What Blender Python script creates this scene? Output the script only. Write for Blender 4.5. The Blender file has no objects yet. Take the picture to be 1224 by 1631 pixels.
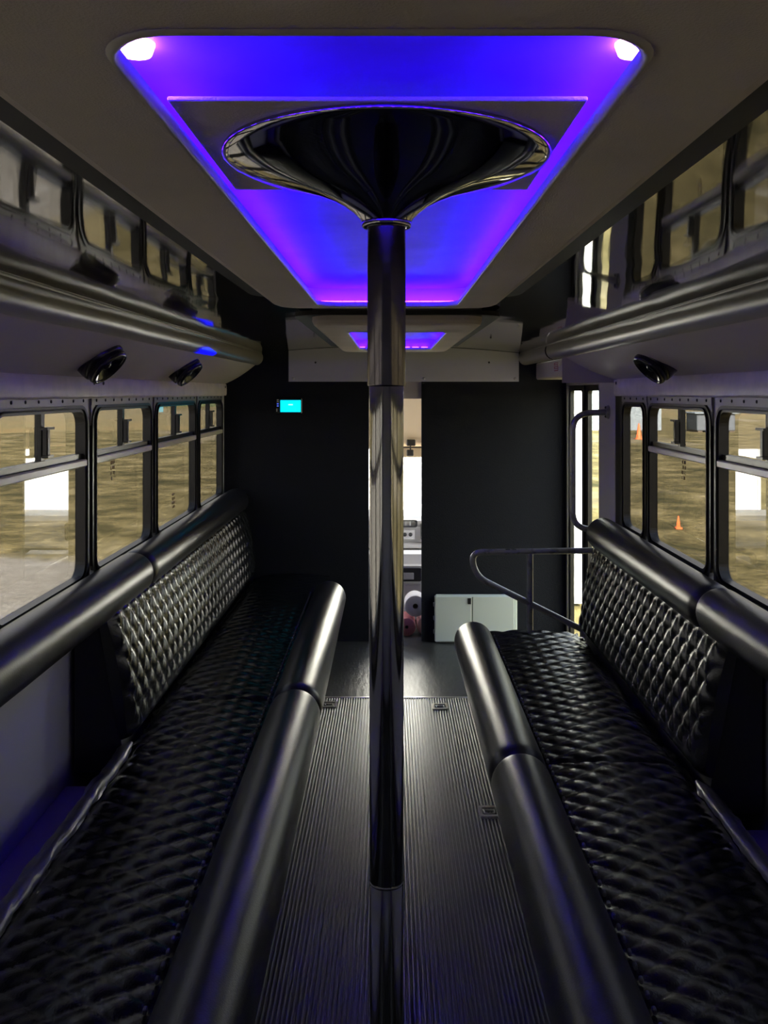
import bpy, math, random
from mathutils import Vector, Matrix, noise
random.seed(7)
scene = bpy.context.scene
COL = scene.collection
EYE = 1.665
def Z(h): return EYE + h          # heights measured from eye level

# ------------------------------------------------------------------ camera
F = 1400.0
cam_d = bpy.data.cameras.new('camera'); cam = bpy.data.objects.new('camera', cam_d); COL.objects.link(cam)
cam.location = (0, 0, EYE); cam.rotation_euler = (math.pi/2, 0, 0)
cam_d.sensor_fit = 'HORIZONTAL'; cam_d.sensor_width = 36; cam_d.lens = 36*F/1224
cam_d.shift_x = -10/1224; cam_d.shift_y = -190.5/1224
cam_d.clip_start = 0.02; cam_d.clip_end = 2000
scene.camera = cam

# ------------------------------------------------------------------ sky, sun, exposure
SKY_STRENGTH = 3.1
SUN_STRENGTH = 42.0
EXPOSURE = 0.85
w = bpy.data.worlds.new('sky'); scene.world = w; w.use_nodes = True
nt = w.node_tree; nt.nodes.clear()
out = nt.nodes.new('ShaderNodeOutputWorld'); bg = nt.nodes.new('ShaderNodeBackground')
tc = nt.nodes.new('ShaderNodeTexCoord'); sep = nt.nodes.new('ShaderNodeSeparateXYZ'); cr = nt.nodes.new('ShaderNodeValToRGB')
cr.color_ramp.elements[0].position = 0.0; cr.color_ramp.elements[0].color = (1.0, .93, .80, 1)
cr.color_ramp.elements[1].position = 0.8; cr.color_ramp.elements[1].color = (.62, .72, .95, 1)
nt.links.new(tc.outputs['Generated'], sep.inputs[0]); nt.links.new(sep.outputs['Z'], cr.inputs[0])
nt.links.new(cr.outputs[0], bg.inputs[0]); bg.inputs[1].default_value = SKY_STRENGTH
nt.links.new(bg.outputs[0], out.inputs[0])
sun_d = bpy.data.lights.new('sun', 'SUN'); sun = bpy.data.objects.new('sun', sun_d); COL.objects.link(sun)
sun_d.energy = SUN_STRENGTH; sun_d.angle = 0.02; sun_d.color = (1.0, .93, .82)
sun.rotation_euler = (math.radians(65), 0, 0)     # from behind the bus, 25 degrees high, along its axis
sun.location = (0, -10, 10)
vs = scene.view_settings
vs.view_transform = 'Standard'; vs.look = 'None'; vs.gamma = 1; vs.use_curve_mapping = False; vs.exposure = EXPOSURE
scene.cycles.max_bounces = 10; scene.cycles.transparent_max_bounces = 24; scene.cycles.glossy_bounces = 6
scene.cycles.diffuse_bounces = 5; scene.cycles.use_denoising = True
scene.cycles.sample_clamp_indirect = 6.0; scene.cycles.caustics_reflective = True

# ------------------------------------------------------------------ materials
M = {}
def mat(name, color, rough=.5, metal=0, spec=.5, bump=None, mottle=None, coat=0, emit=None, alpha=None):
    """bump=(scale, strength, stretch xyz) ; mottle=(scale, color2, low, high)"""
    m = bpy.data.materials.new(name); m.use_nodes = True
    nt = m.node_tree; b = nt.nodes['Principled BSDF']
    b.inputs['Base Color'].default_value = (*color, 1); b.inputs['Roughness'].default_value = rough
    b.inputs['Metallic'].default_value = metal; b.inputs['Specular IOR Level'].default_value = spec
    b.inputs['Coat Weight'].default_value = coat
    if emit:
        b.inputs['Emission Color'].default_value = (*emit[0], 1); b.inputs['Emission Strength'].default_value = emit[1]
    if bump or mottle:
        tc = nt.nodes.new('ShaderNodeTexCoord')
    if mottle:
        n = nt.nodes.new('ShaderNodeTexNoise'); n.inputs['Scale'].default_value = mottle[0]; n.inputs['Detail'].default_value = 6
        r = nt.nodes.new('ShaderNodeValToRGB')
        r.color_ramp.elements[0].position = mottle[2]; r.color_ramp.elements[0].color = (*color, 1)
        r.color_ramp.elements[1].position = mottle[3]; r.color_ramp.elements[1].color = (*mottle[1], 1)
        nt.links.new(tc.outputs['Object'], n.inputs['Vector']); nt.links.new(n.outputs['Fac'], r.inputs[0])
        nt.links.new(r.outputs[0], b.inputs['Base Color'])
    if bump:
        mp = nt.nodes.new('ShaderNodeMapping'); mp.inputs['Scale'].default_value = bump[2] if len(bump) > 2 else (1, 1, 1)
        n = nt.nodes.new('ShaderNodeTexNoise'); n.inputs['Scale'].default_value = bump[0]; n.inputs['Detail'].default_value = bump[3] if len(bump) > 3 else 3
        bp = nt.nodes.new('ShaderNodeBump'); bp.inputs['Strength'].default_value = bump[1]; bp.inputs['Distance'].default_value = bump[4] if len(bump) > 4 else .01
        nt.links.new(tc.outputs['Object'], mp.inputs[0]); nt.links.new(mp.outputs[0], n.inputs['Vector'])
        nt.links.new(n.outputs['Fac'], bp.inputs['Height']); nt.links.new(bp.outputs[0], b.inputs['Normal'])
    M[name] = m
    return m
mat('vinyl', (.012, .012, .016), .30, bump=(260, .10), spec=.55)
mat('vinyl_quilt', (.007, .008, .010), .21, bump=(220, .08), spec=.55)
mat('vinyl_edge', (.075, .075, .078), .34, bump=(30, .5, (1, .35, 1), 4), spec=.6)
mat('stitch', (.10, .10, .105), .6)
mat('black_board', (.0085, .0100, .015), .78, spec=.25, bump=(180, .25))
mat('bench_base', (.010, .010, .011), .7)
mat('headliner', (.66, .585, .53), .7, bump=(420, .25), mottle=(3, (.56, .50, .455), .35, .7))
mat('ceiling_gloss', (.035, .033, .033), .035, spec=.75, coat=.6, bump=(3.2, .17, (1, .6, 1), 1, .03))
mat('fairing_gloss', (.24, .225, .205), .36, spec=.45, bump=(5, .15, (1, .5, 1), 2, .03))
mat('soffit', (.50, .455, .42), .45, bump=(120, .08))
mat('band_vinyl', (.78, .72, .70), .42, bump=(40, .18, (1, 1, 1), 4), mottle=(14, (.68, .63, .62), .4, .65))
mat('wall_panel', (.50, .50, .54), .55, bump=(200, .1))
mat('pillar_panel', (.40, .385, .41), .55)
mat('frame_black', (.012, .012, .012), .35)
mat('rubber', (.012, .012, .012), .6)
mat('alu', (.62, .60, .55), .32, metal=.85)
mat('alu_dull', (.34, .33, .31), .5, metal=.6)
mat('white_rail', (.72, .66, .52), .3)
mat('screw', (.05, .05, .05), .4, metal=.6)
mat('screw_bright', (.5, .5, .5), .3, metal=.9)
mat('chrome', (.46, .47, .48), .08, metal=1.0)
mat('chrome_satin', (.17, .16, .18), .20, metal=1.0)
mat('chrome_cone', (.42, .42, .44), .045, metal=1.0)
mat('rail_tube', (.30, .30, .30), .36, metal=.35, mottle=(26, (.20, .20, .20), .55, .62))
mat('rail_chip', (.02, .02, .02), .7)
mat('white_metal', (.50, .50, .57), .4, bump=(90, .06))
mat('cabinet_white', (.62, .68, .62), .4)
mat('mat_rubber', (.075, .076, .078), .30, spec=.6, mottle=(9, (.085, .085, .085), .45, .7))
mat('floor_vinyl', (.030, .031, .030), .36, spec=.5, bump=(45, .18, (1, .25, 1), 4), mottle=(11, (.055, .055, .052), .5, .75))
mat('ledge_glow_paint', (.34, .26, .52), .9, bump=(400, .6))  # purple glow put into the carpet colour
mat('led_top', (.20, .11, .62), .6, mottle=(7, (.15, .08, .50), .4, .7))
mat('led_side', (.30, .28, .36), .6)
mat('led_emit', (.1, .05, .3), .5, emit=((.040, .0030, 1.0), 100.0))
mat('led_hot', (.1, .05, .3), .5, emit=((.9, .35, 1.0), 14.0))
mat('piping', (.55, .52, .48), .4)
mat('screen', (.0, .1, .12), .3, emit=((0.0, .72, 1.0), .95))
mat('screen_text', (.1, .3, .3), .3, emit=((.25, .9, 1.0), 1.6))
mat('screen_button', (.1, .2, .6), .4, emit=((.08, .15, .9), .5))
mat('glint_blue', (0, 0, .3), .3, emit=((.004, .004, 1.0), .8))  # emission stands in for a blue reflection
mat('plastic_black', (.012, .012, .013), .22)
mat('speaker_cone', (.008, .008, .009), .25)
mat('sticker_red', (.32, .04, .05), .5)
mat('sticker_white', (.6, .6, .6), .5)
mat('cab_tan', (.70, .56, .38), .8)
mat('cab_grey', (.55, .54, .52), .55)
mat('cab_light', (.72, .71, .68), .5)
mat('cab_dark', (.03, .03, .03), .5)
mat('paper_white', (.85, .82, .80), .8)
mat('roll_red', (.55, .20, .20), .7)
mat('roll_pink', (.72, .45, .42), .7)
mat('body_white', (.80, .80, .80), .4)
mat('bounce_white', (.92, .91, .88), .5)
mat('bounce_trim', (.55, .55, .56), .4, metal=.6)
mat('tyre', (.02, .02, .02), .8)
mat('shed', (.17, .20, .215), .6)
mat('shed_dark', (.07, .08, .09), .6)
mat('cone_orange', (.85, .14, .03), .5)
mat('decal', (.22, .16, .10), .8)
mat('tall_grass', (.15, .105, .033), .9, mottle=(.7, (.11, .09, .03), .35, .65))
mat('leaf', (.045, .06, .025), .9, mottle=(1.5, (.075, .085, .03), .4, .7))
mat('bark', (.08, .06, .04), .9)

def glass_mat(name, tint, ior=1.5):
    m = bpy.data.materials.new(name); m.use_nodes = True; nt = m.node_tree; nt.nodes.clear()
    o = nt.nodes.new('ShaderNodeOutputMaterial'); mx = nt.nodes.new('ShaderNodeMixShader')
    fr = nt.nodes.new('ShaderNodeFresnel'); ge = nt.nodes.new('ShaderNodeNewGeometry'); mr = nt.nodes.new('ShaderNodeMapRange')
    mr.inputs['To Min'].default_value = ior; mr.inputs['To Max'].default_value = 1/ior      # same reflectance from both faces of the thin pane
    nt.links.new(ge.outputs['Backfacing'], mr.inputs['Value']); nt.links.new(mr.outputs[0], fr.inputs['IOR'])
    t = nt.nodes.new('ShaderNodeBsdfTransparent'); t.inputs[0].default_value = (*tint, 1)
    g = nt.nodes.new('ShaderNodeBsdfGlossy'); g.inputs['Roughness'].default_value = .004
    nt.links.new(fr.outputs[0], mx.inputs[0]); nt.links.new(t.outputs[0], mx.inputs[1]); nt.links.new(g.outputs[0], mx.inputs[2])
    nt.links.new(mx.outputs[0], o.inputs[0]); M[name] = m
glass_mat('glass', (.445, .445, .445), 1.5)
glass_mat('glass_clear', (.95, .99, .97), 1.35)

def ground_mat():
    m = bpy.data.materials.new('ground'); m.use_nodes = True; nt = m.node_tree; b = nt.nodes['Principled BSDF']
    b.inputs['Roughness'].default_value = .95; b.inputs['Specular IOR Level'].default_value = .1
    tc = nt.nodes.new('ShaderNodeTexCoord')
    def nz(scale, detail, stretch=(1, 1, 1)):
        mp = nt.nodes.new('ShaderNodeMapping'); mp.inputs['Scale'].default_value = stretch
        n = nt.nodes.new('ShaderNodeTexNoise'); n.inputs['Scale'].default_value = scale; n.inputs['Detail'].default_value = detail
        n.inputs['Roughness'].default_value = .65
        nt.links.new(tc.outputs['Object'], mp.inputs[0]); nt.links.new(mp.outputs[0], n.inputs['Vector']); return n.outputs['Fac']
    def ramp(fac, stops):
        r = nt.nodes.new('ShaderNodeValToRGB'); e = r.color_ramp.elements
        e[0].position, e[0].color = stops[0][0], (*stops[0][1], 1); e[1].position, e[1].color = stops[-1][0], (*stops[-1][1], 1)
        for p, c in stops[1:-1]:
            x = e.new(p); x.color = (*c, 1)
        nt.links.new(fac, r.inputs[0]); return r.outputs[0]
    def mix(f, a, c):
        x = nt.nodes.new('ShaderNodeMix'); x.data_type = 'RGBA'
        nt.links.new(f, x.inputs['Factor']); nt.links.new(a, x.inputs['A']); nt.links.new(c, x.inputs['B']); return x.outputs['Result']
    grass = ramp(nz(.8, 12), [(.32, (.036, .035, .012)), (.45, (.090, .074, .029)), (.56, (.160, .130, .056)), (.72, (.28, .235, .13))])
    blades = ramp(nz(7, 8), [(.35, (.50, .51, .50)), (.65, (1.45, 1.4, 1.3))])
    mm = nt.nodes.new('ShaderNodeMix'); mm.data_type = 'RGBA'; mm.blend_type = 'MULTIPLY'; mm.inputs['Factor'].default_value = .8
    nt.links.new(grass, mm.inputs['A']); nt.links.new(blades, mm.inputs['B'])
    gravel = ramp(nz(1.4, 8), [(.3, (0.198, 0.164, 0.099)), (.7, (0.297, 0.252, 0.168))])
    patch = ramp(nz(.11, 5, (1, .45, 1)), [(.53, (0, 0, 0)), (.63, (1, 1, 1))])
    c1 = mix(patch, mm.outputs['Result'], gravel)
    # concrete apron beside the bus, on the left, with a ragged edge
    sep = nt.nodes.new('ShaderNodeSeparateXYZ'); nt.links.new(tc.outputs['Object'], sep.inputs[0])
    ad = nt.nodes.new('ShaderNodeMath'); ad.operation = 'MULTIPLY_ADD'; ad.inputs[1].default_value = 1.6
    nt.links.new(nz(.9, 6), ad.inputs[0]); nt.links.new(sep.outputs['Y'], ad.inputs[2])
    rp = ramp_in = nt.nodes.new('ShaderNodeMapRange'); rp.inputs['From Min'].default_value = 14.2; rp.inputs['From Max'].default_value = 13.8
    nt.links.new(ad.outputs[0], rp.inputs['Value'])
    lt = nt.nodes.new('ShaderNodeMath'); lt.operation = 'LESS_THAN'; lt.inputs[1].default_value = 1.0; nt.links.new(sep.outputs['X'], lt.inputs[0])
    ml = nt.nodes.new('ShaderNodeMath'); ml.operation = 'MULTIPLY'; nt.links.new(rp.outputs[0], ml.inputs[0]); nt.links.new(lt.outputs[0], ml.inputs[1])
    conc = ramp(nz(2.2, 8), [(.3, (0.168, 0.149, 0.118)), (.7, (0.247, 0.228, 0.188))])
    c2 = mix(ml.outputs[0], c1, conc)
    nt.links.new(c2, b.inputs['Base Color'])
    bp = nt.nodes.new('ShaderNodeBump'); bp.inputs['Strength'].default_value = .7; bp.inputs['Distance'].default_value = .06
    nt.links.new(nz(7, 6), bp.inputs['Height']); nt.links.new(bp.outputs[0], b.inputs['Normal'])
    M['ground'] = m
ground_mat()

# ------------------------------------------------------------------ mesh helpers
class MB:
    def __init__(self): self.v = []; self.f = []; self.sm = []
    def add(self, vs, fs, smooth=False):
        n = len(self.v); self.v += [tuple(p) for p in vs]
        for f in fs: self.f.append(tuple(i+n for i in f)); self.sm.append(smooth)
        return self
    def box(self, x0, x1, y0, y1, z0, z1, bev=0):
        x0, x1 = min(x0, x1), max(x0, x1); y0, y1 = min(y0, y1), max(y0, y1); z0, z1 = min(z0, z1), max(z0, z1)
        if bev <= 0:
            p = [(x, y, z) for z in (z0, z1) for y in (y0, y1) for x in (x0, x1)]
            return self.add(p, [(0, 2, 3, 1), (4, 5, 7, 6), (0, 1, 5, 4), (2, 6, 7, 3), (0, 4, 6, 2), (1, 3, 7, 5)])
        # chamfered box: 24 vertices
        X = (x0, x1); Y = (y0, y1); Zz = (z0, z1); b = min(bev, (x1-x0)/2.01, (y1-y0)/2.01, (z1-z0)/2.01); p = []; idx = {}
        for i in (0, 1):
            for j in (0, 1):
                for k in (0, 1):
                    sx, sy, sz = (1-2*i)*b, (1-2*j)*b, (1-2*k)*b
                    idx[i, j, k, 0] = len(p); p.append((X[i], Y[j]+sy, Zz[k]+sz))
                    idx[i, j, k, 1] = len(p); p.append((X[i]+sx, Y[j], Zz[k]+sz))
                    idx[i, j, k, 2] = len(p); p.append((X[i]+sx, Y[j]+sy, Zz[k]))
        fs = []
        for s in (0, 1):
            q = [idx[s, 0, 0, 0], idx[s, 1, 0, 0], idx[s, 1, 1, 0], idx[s, 0, 1, 0]]; fs.append(q if s else q[::-1])
            q = [idx[0, s, 0, 1], idx[1, s, 0, 1], idx[1, s, 1, 1], idx[0, s, 1, 1]]; fs.append(q[::-1] if s else q)
            q = [idx[0, 0, s, 2], idx[1, 0, s, 2], idx[1, 1, s, 2], idx[0, 1, s, 2]]; fs.append(q if s else q[::-1])
        for i in (0, 1):
            for j in (0, 1):
                q = [idx[i, j, 0, 0], idx[i, j, 0, 1], idx[i, j, 1, 1], idx[i, j, 1, 0]]; fs.append(q if (i+j) % 2 else q[::-1])
                q = [idx[i, 0, j, 0], idx[i, 0, j, 2], idx[i, 1, j, 2], idx[i, 1, j, 0]]; fs.append(q[::-1] if (i+j) % 2 else q)
                q = [idx[0, i, j, 1], idx[0, i, j, 2], idx[1, i, j, 2], idx[1, i, j, 1]]; fs.append(q if (i+j) % 2 else q[::-1])
                for k in (0, 1):
                    q = [idx[i, j, k, 0], idx[i, j, k, 1], idx[i, j, k, 2]]; fs.append(q[::-1] if (i+j+k) % 2 == 0 else q)
        return self.add(p, fs)
    def grid(self, rows, smooth=True, closed=False, caps=False):
        n = len(rows[0]); vs = [p for r in rows for p in r]; fs = []
        for i in range(len(rows)-1):
            for j in range(n if closed else n-1):
                a, b = i*n+j, i*n+(j+1) % n; fs.append((a, b, b+n, a+n))
        self.add(vs, fs, smooth)
        if caps:
            self.add(rows[0], [tuple(range(n))[::-1]]); self.add(rows[-1], [tuple(range(n))])
        return self
    def tube(self, path, r, seg=14, caps=True, closed=False):
        P = [Vector(p) for p in path]; rows = []; up = None; n = len(P)
        for i, p in enumerate(P):
            a = P[(i-1) % n] if (i or closed) else P[0]; b = P[(i+1) % n] if (i < n-1 or closed) else P[-1]
            t = (b-a).normalized()
            if up is None: up = t.orthogonal().normalized()
            up = (up-t*up.dot(t)).normalized(); s = t.cross(up); rr = r[i] if isinstance(r, (list, tuple)) else r
            rows.append([p+(up*math.cos(q)+s*math.sin(q))*rr for q in (2*math.pi*k/seg for k in range(seg))])
        if closed: rows.append(rows[0])
        return self.grid(rows, True, True, caps and not closed)
    def lathe(self, prof, origin=(0, 0, 0), axis=(0, 0, 1), seg=48, ex=1.0, caps=False):
        """prof: (radius, height along axis); ex stretches one radial direction"""
        a = Vector(axis).normalized(); u = a.orthogonal().normalized()
        if abs(a.z) < .999: u = Vector((0, 0, 1)).cross(a).normalized()
        v = a.cross(u); o = Vector(origin)
        rows = [[o+a*h+(u*math.cos(q)+v*math.sin(q)*ex)*r for q in (2*math.pi*k/seg for k in range(seg))] for r, h in prof]
        return self.grid(rows, True, True, caps)
    def prism(self, poly, axis, a, b, caps=True):
        """poly of 2D points extruded along an axis from a to b: 'x' -> (y,z), 'y' -> (x,z), 'z' -> (x,y)"""
        def mk(p, t): return (t, p[0], p[1]) if axis == 'x' else (p[0], t, p[1]) if axis == 'y' else (p[0], p[1], t)
        n = len(poly); vs = [mk(p, a) for p in poly]+[mk(p, b) for p in poly]
        fs = [(i, (i+1) % n, n+(i+1) % n, n+i) for i in range(n)]
        if caps: fs += [tuple(range(n))[::-1], tuple(range(n, 2*n))]
        return self.add(vs, fs)
    def ring(self, outer, inner, axis, a, b):
        """frame between two closed loops of the same number of points"""
        def mk(p, t): return (t, p[0], p[1]) if axis == 'x' else (p[0], t, p[1]) if axis == 'y' else (p[0], p[1], t)
        n = len(outer); vs = [mk(p, t) for t in (a, b) for lp in (outer, inner) for p in lp]; fs = []
        for i in range(n):
            j = (i+1) % n
            fs += [(i, j, n+j, n+i), (2*n+i, 3*n+i, 3*n+j, 2*n+j), (i, 2*n+i, 2*n+j, j), (n+i, n+j, 3*n+j, 3*n+i)]
        return self.add(vs, fs)
def rrect(x0, x1, y0, y1, r, seg=6):
    P = []
    for cx, cy, a0 in ((x1-r, y1-r, 0), (x0+r, y1-r, 90), (x0+r, y0+r, 180), (x1-r, y0+r, 270)):
        for k in range(seg+1):
            a = math.radians(a0+90*k/seg); P.append((cx+r*math.cos(a), cy+r*math.sin(a)))
    return P
def bend(pts, r, seg=8):
    """polyline with rounded corners"""
    P = [Vector(p) for p in pts]; o = [P[0]]
    for i in range(1, len(P)-1):
        a, b = (P[i-1]-P[i]), (P[i+1]-P[i]); ra = min(r, a.length*.49, b.length*.49)
        p0, p1 = P[i]+a.normalized()*ra, P[i]+b.normalized()*ra
        for k in range(seg+1):
            t = k/seg; o.append(p0*(1-t)**2+P[i]*2*t*(1-t)+p1*t*t)
    return o+[P[-1]]

WORLD = {}
def link(o): COL.objects.link(o); return o
def obj(name, mb, material, parent=None, auto=None, fix=True):
    me = bpy.data.meshes.new(name); me.from_pydata(mb.v, [], mb.f)
    me.polygons.foreach_set('use_smooth', mb.sm)
    if fix:
        import bmesh
        bm = bmesh.new(); bm.from_mesh(me); bmesh.ops.recalc_face_normals(bm, faces=bm.faces); bm.to_mesh(me); bm.free()
    me.materials.append(M[material]); me.update()
    o = link(bpy.data.objects.new(name, me)); WORLD[o.name] = Vector((0, 0, 0))
    if parent:
        o.parent = parent; o.location = -WORLD[parent.name]
    return o
def tag(o, label=None, cat=None, group=None, kind=None):
    if label: o['label'] = label
    if cat: o['category'] = cat
    if group: o['group'] = group
    if kind: o['kind'] = kind
    return o
def thing(name, loc, label, cat, group=None):
    o = link(bpy.data.objects.new(name, None)); o.location = loc; o.empty_display_size = .1
    WORLD[o.name] = Vector(loc); return tag(o, label, cat, group)
def struct(name, mb, material, label, cat, parent=None):
    o = obj(name, mb, material, parent)
    if not parent: tag(o, label, cat, kind='structure')
    return o
def struct_root(name, loc, label, cat):
    o = thing(name, loc, label, cat); o['kind'] = 'structure'; return o
def fbm(x, y, z, s): return noise.noise(Vector((x*s, y*s, z*s)))

# ------------------------------------------------------------------ dimensions (x right, y forward, z up)
XL, XR = -1.113, 1.18            # inner faces of the side walls
YP = 5.88                        # partition
YB = -1.3                        # rear wall
WT, WB = Z(-.015), .965          # window opening top and bottom
def ceil_h(x): return Z(.31-.05*(x/.9)**2)

# ------------------------------------------------------------------ ground and far surroundings
GZ = Z(-2.5)
g = MB(); g.add([(-400, -300, GZ), (400, -300, GZ), (400, 500, GZ), (-400, 500, GZ)], [(0, 1, 2, 3)])
struct('ground', g, 'ground', 'dry grass, gravel and concrete ground outside the bus', 'ground')
def field(pts, label):
    m = MB(); n = 60; rows = []
    (xa, ya), (xb, yb), dep = pts
    for k in range(5):
        row = []
        for i in range(n+1):
            t = i/n; x = xa+(xb-xa)*t; y = ya+(yb-ya)*t
            nx, ny = (yb-ya), -(xb-xa); l = math.hypot(nx, ny); nx, ny = nx/l, ny/l
            d = (0, .05, .35, .7, 1)[k]*dep+(2.2*fbm(x, y, k, .12) if k < 3 else 0)
            hgt = 0 if k == 0 else (.55+.25*fbm(x, y, k, .5))*(1 if k < 4 else 0)
            row.append((x-nx*d, y-ny*d, GZ+hgt-.01))
        rows.append(row)
    m.grid(rows)
    tag(obj('tall_grass_field', m, 'tall_grass'), label, 'field', kind='stuff')
field(((-75, 20), (8, 74), 60), 'tall tan grass field beyond the lawn, seen through the left windows')
field(((14, 92), (110, 50), 60), 'tall yellow grass strip far behind the lot, seen through the right windows')

# ------------------------------------------------------------------ floor, step well
f = MB(); f.box(XL-.05, XR+.05, YB, 4.62, -.06, 0); f.box(XL-.05, .60, 4.62, YP+.1, -.06, 0)
floor = struct('floor', f, 'floor_vinyl', 'smooth dark vinyl bus floor in front of the partition', 'floor')
s = MB(); s.box(.60, .62, 4.62, YP, -.5, -.06); s.box(.62, XR, 4.62, 4.64, -.5, -.06); s.box(.62, .86, 4.62, YP, -.27, -.25); s.box(.86, .88, 4.62, YP, -.5, -.27); s.box(.88, XR+.03, 4.62, YP, -.52, -.5)
tag(obj('floor_step_well', s, 'floor_vinyl'), 'dark step well down to the folding entry door', 'steps', kind='structure')
# ------------------------------------------------------------------ ribbed aisle mat
mt = thing('ribbed_floor_mat', (0, 2, 0), 'ribbed black rubber mat running along the aisle between the benches', 'floor mat')
MX0, MX1, MY0, MY1 = -.46, .56, -.6, 4.78
b = MB(); b.box(MX0, MX1, MY0, MY1, 0, .0035); obj('mat_base', b, 'mat_rubber', mt)
r = MB(); pitch = .0134; x = MX0+.006
while x < MX1-.012:
    pr = [(x, .0035), (x+.0012, .0070), (x+.0030, .0082), (x+.0052, .0082), (x+.0070, .0070), (x+.0082, .0035)]
    r.grid([[(p[0], MY0, p[1]) for p in pr], [(p[0], 2.0, p[1]) for p in pr], [(p[0], MY1-.012, p[1]) for p in pr]], True)
    r.add([(p[0], MY1-.012, p[1]) for p in pr], [(0, 1, 2, 3, 4, 5)])
    x += pitch
tag(obj('ribs', r, 'mat_rubber', mt, fix=False), kind='stuff')
e = MB(); e.box(MX0, MX1, MY1-.010, MY1+.012, 0, .009, .003); tag(obj('edge_trim', e, 'alu', mt), 'pale metal edging strip across the far end')
def anchor(x, y, label):
    a = thing('floor_anchor', (x, y, .009), label, 'floor anchor', 'flush metal anchors set in the aisle mat')
    m = MB(); m.ring(rrect(x-.042, x+.042, y-.045, y+.045, .012, 3), rrect(x-.030, x+.030, y-.030, y+.030, .008, 3), 'z', .0035, .0135); obj('plate', m, 'alu', a)
    m = MB(); m.box(x-.030, x+.030, y-.030, y+.030, .0036, .0060); obj('recess', m, 'rail_chip', a)
    m = MB(); m.tube(bend([(x-.020, y+.012, .009), (x-.020, y-.018, .0105), (x+.020, y-.018, .0105), (x+.020, y+.012, .009)], .012, 5), .0035, 8); m.box(x-.026, x+.026, y+.008, y+.018, .006, .012); obj('pull_ring', m, 'alu_dull', a)
anchor(-.325, 4.66, 'flush metal floor anchor at the far left corner of the ribbed mat')
anchor(.262, 4.63, 'flush metal floor anchor at the far end of the mat, right of the pole')
anchor(.392, 3.47, 'flush metal floor anchor half hidden beside the near right bolster')

# ------------------------------------------------------------------ side walls and windows
LW = [(-1.04, -.22), (-.18, .64), (.68, 1.50), (1.54, 2.36), (2.40, 3.20), (3.24, 4.06), (4.10, 4.98), (5.02, 5.76)]
RW = [(-1.04, -.24), (-.20, .60), (.64, 1.44), (1.48, 2.30), (2.34, 3.155), (3.195, 3.985), (4.005, 4.43)]
wl = MB(); wl.box(XL-.022, XL, YB, YP+.1, -.06, WB); wl.box(XL-.022, XL, YB, YP+.1, WT, Z(.36))
wl.box(XL-.022, XL, YB, LW[0][0], WB, WT); wl.box(XL-.022, XL, LW[-1][1], YP+.1, WB, WT)
wall_left = struct('wall_left', wl, 'wall_panel', 'grey lower and upper wall panels of the left side of the bus', 'wall')
for i in range(len(LW)-1):
    p = MB(); p.box(XL-.022, XL+.004, LW[i][1], LW[i+1][0], WB, WT); obj('window_post', p, 'alu_dull', wall_left)
DY0, DY1 = 4.90, 5.84            # entry door opening
wr = MB(); wr.box(XR, XR+.022, YB, DY0, -.06, WB); wr.box(XR, XR+.022, YB, YP+.1, Z(.085), Z(.36)); wr.box(XR, XR+.022, YB, DY0, WT, Z(.085))
wr.box(XR, XR+.022, YB, RW[0][0], WB, WT); wr.box(XR, XR+.022, DY1, YP+.1, -.56, Z(.085))
wall_right = struct('wall_right', wr, 'wall_panel', 'grey wall panels of the right side of the bus, behind the bench', 'wall')
for i in range(len(RW)-1):
    p = MB(); p.box(XR-.004, XR+.022, RW[i][1], RW[i+1][0], WB, WT); obj('window_post', p, 'alu_dull', wall_right)
p = MB(); p.box(XR, XR+.022, RW[-1][1], DY0, WB, WT); p.box(XR-.012, XR, 4.56, DY0, WB-.3, Z(.085)); obj('door_pillar', p, 'pillar_panel', wall_right)
p = MB(); p.box(XR-.010, XR, 4.425, 4.56, WB-.3, WT+.01); obj('black_jamb', p, 'frame_black', wall_right)

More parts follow.
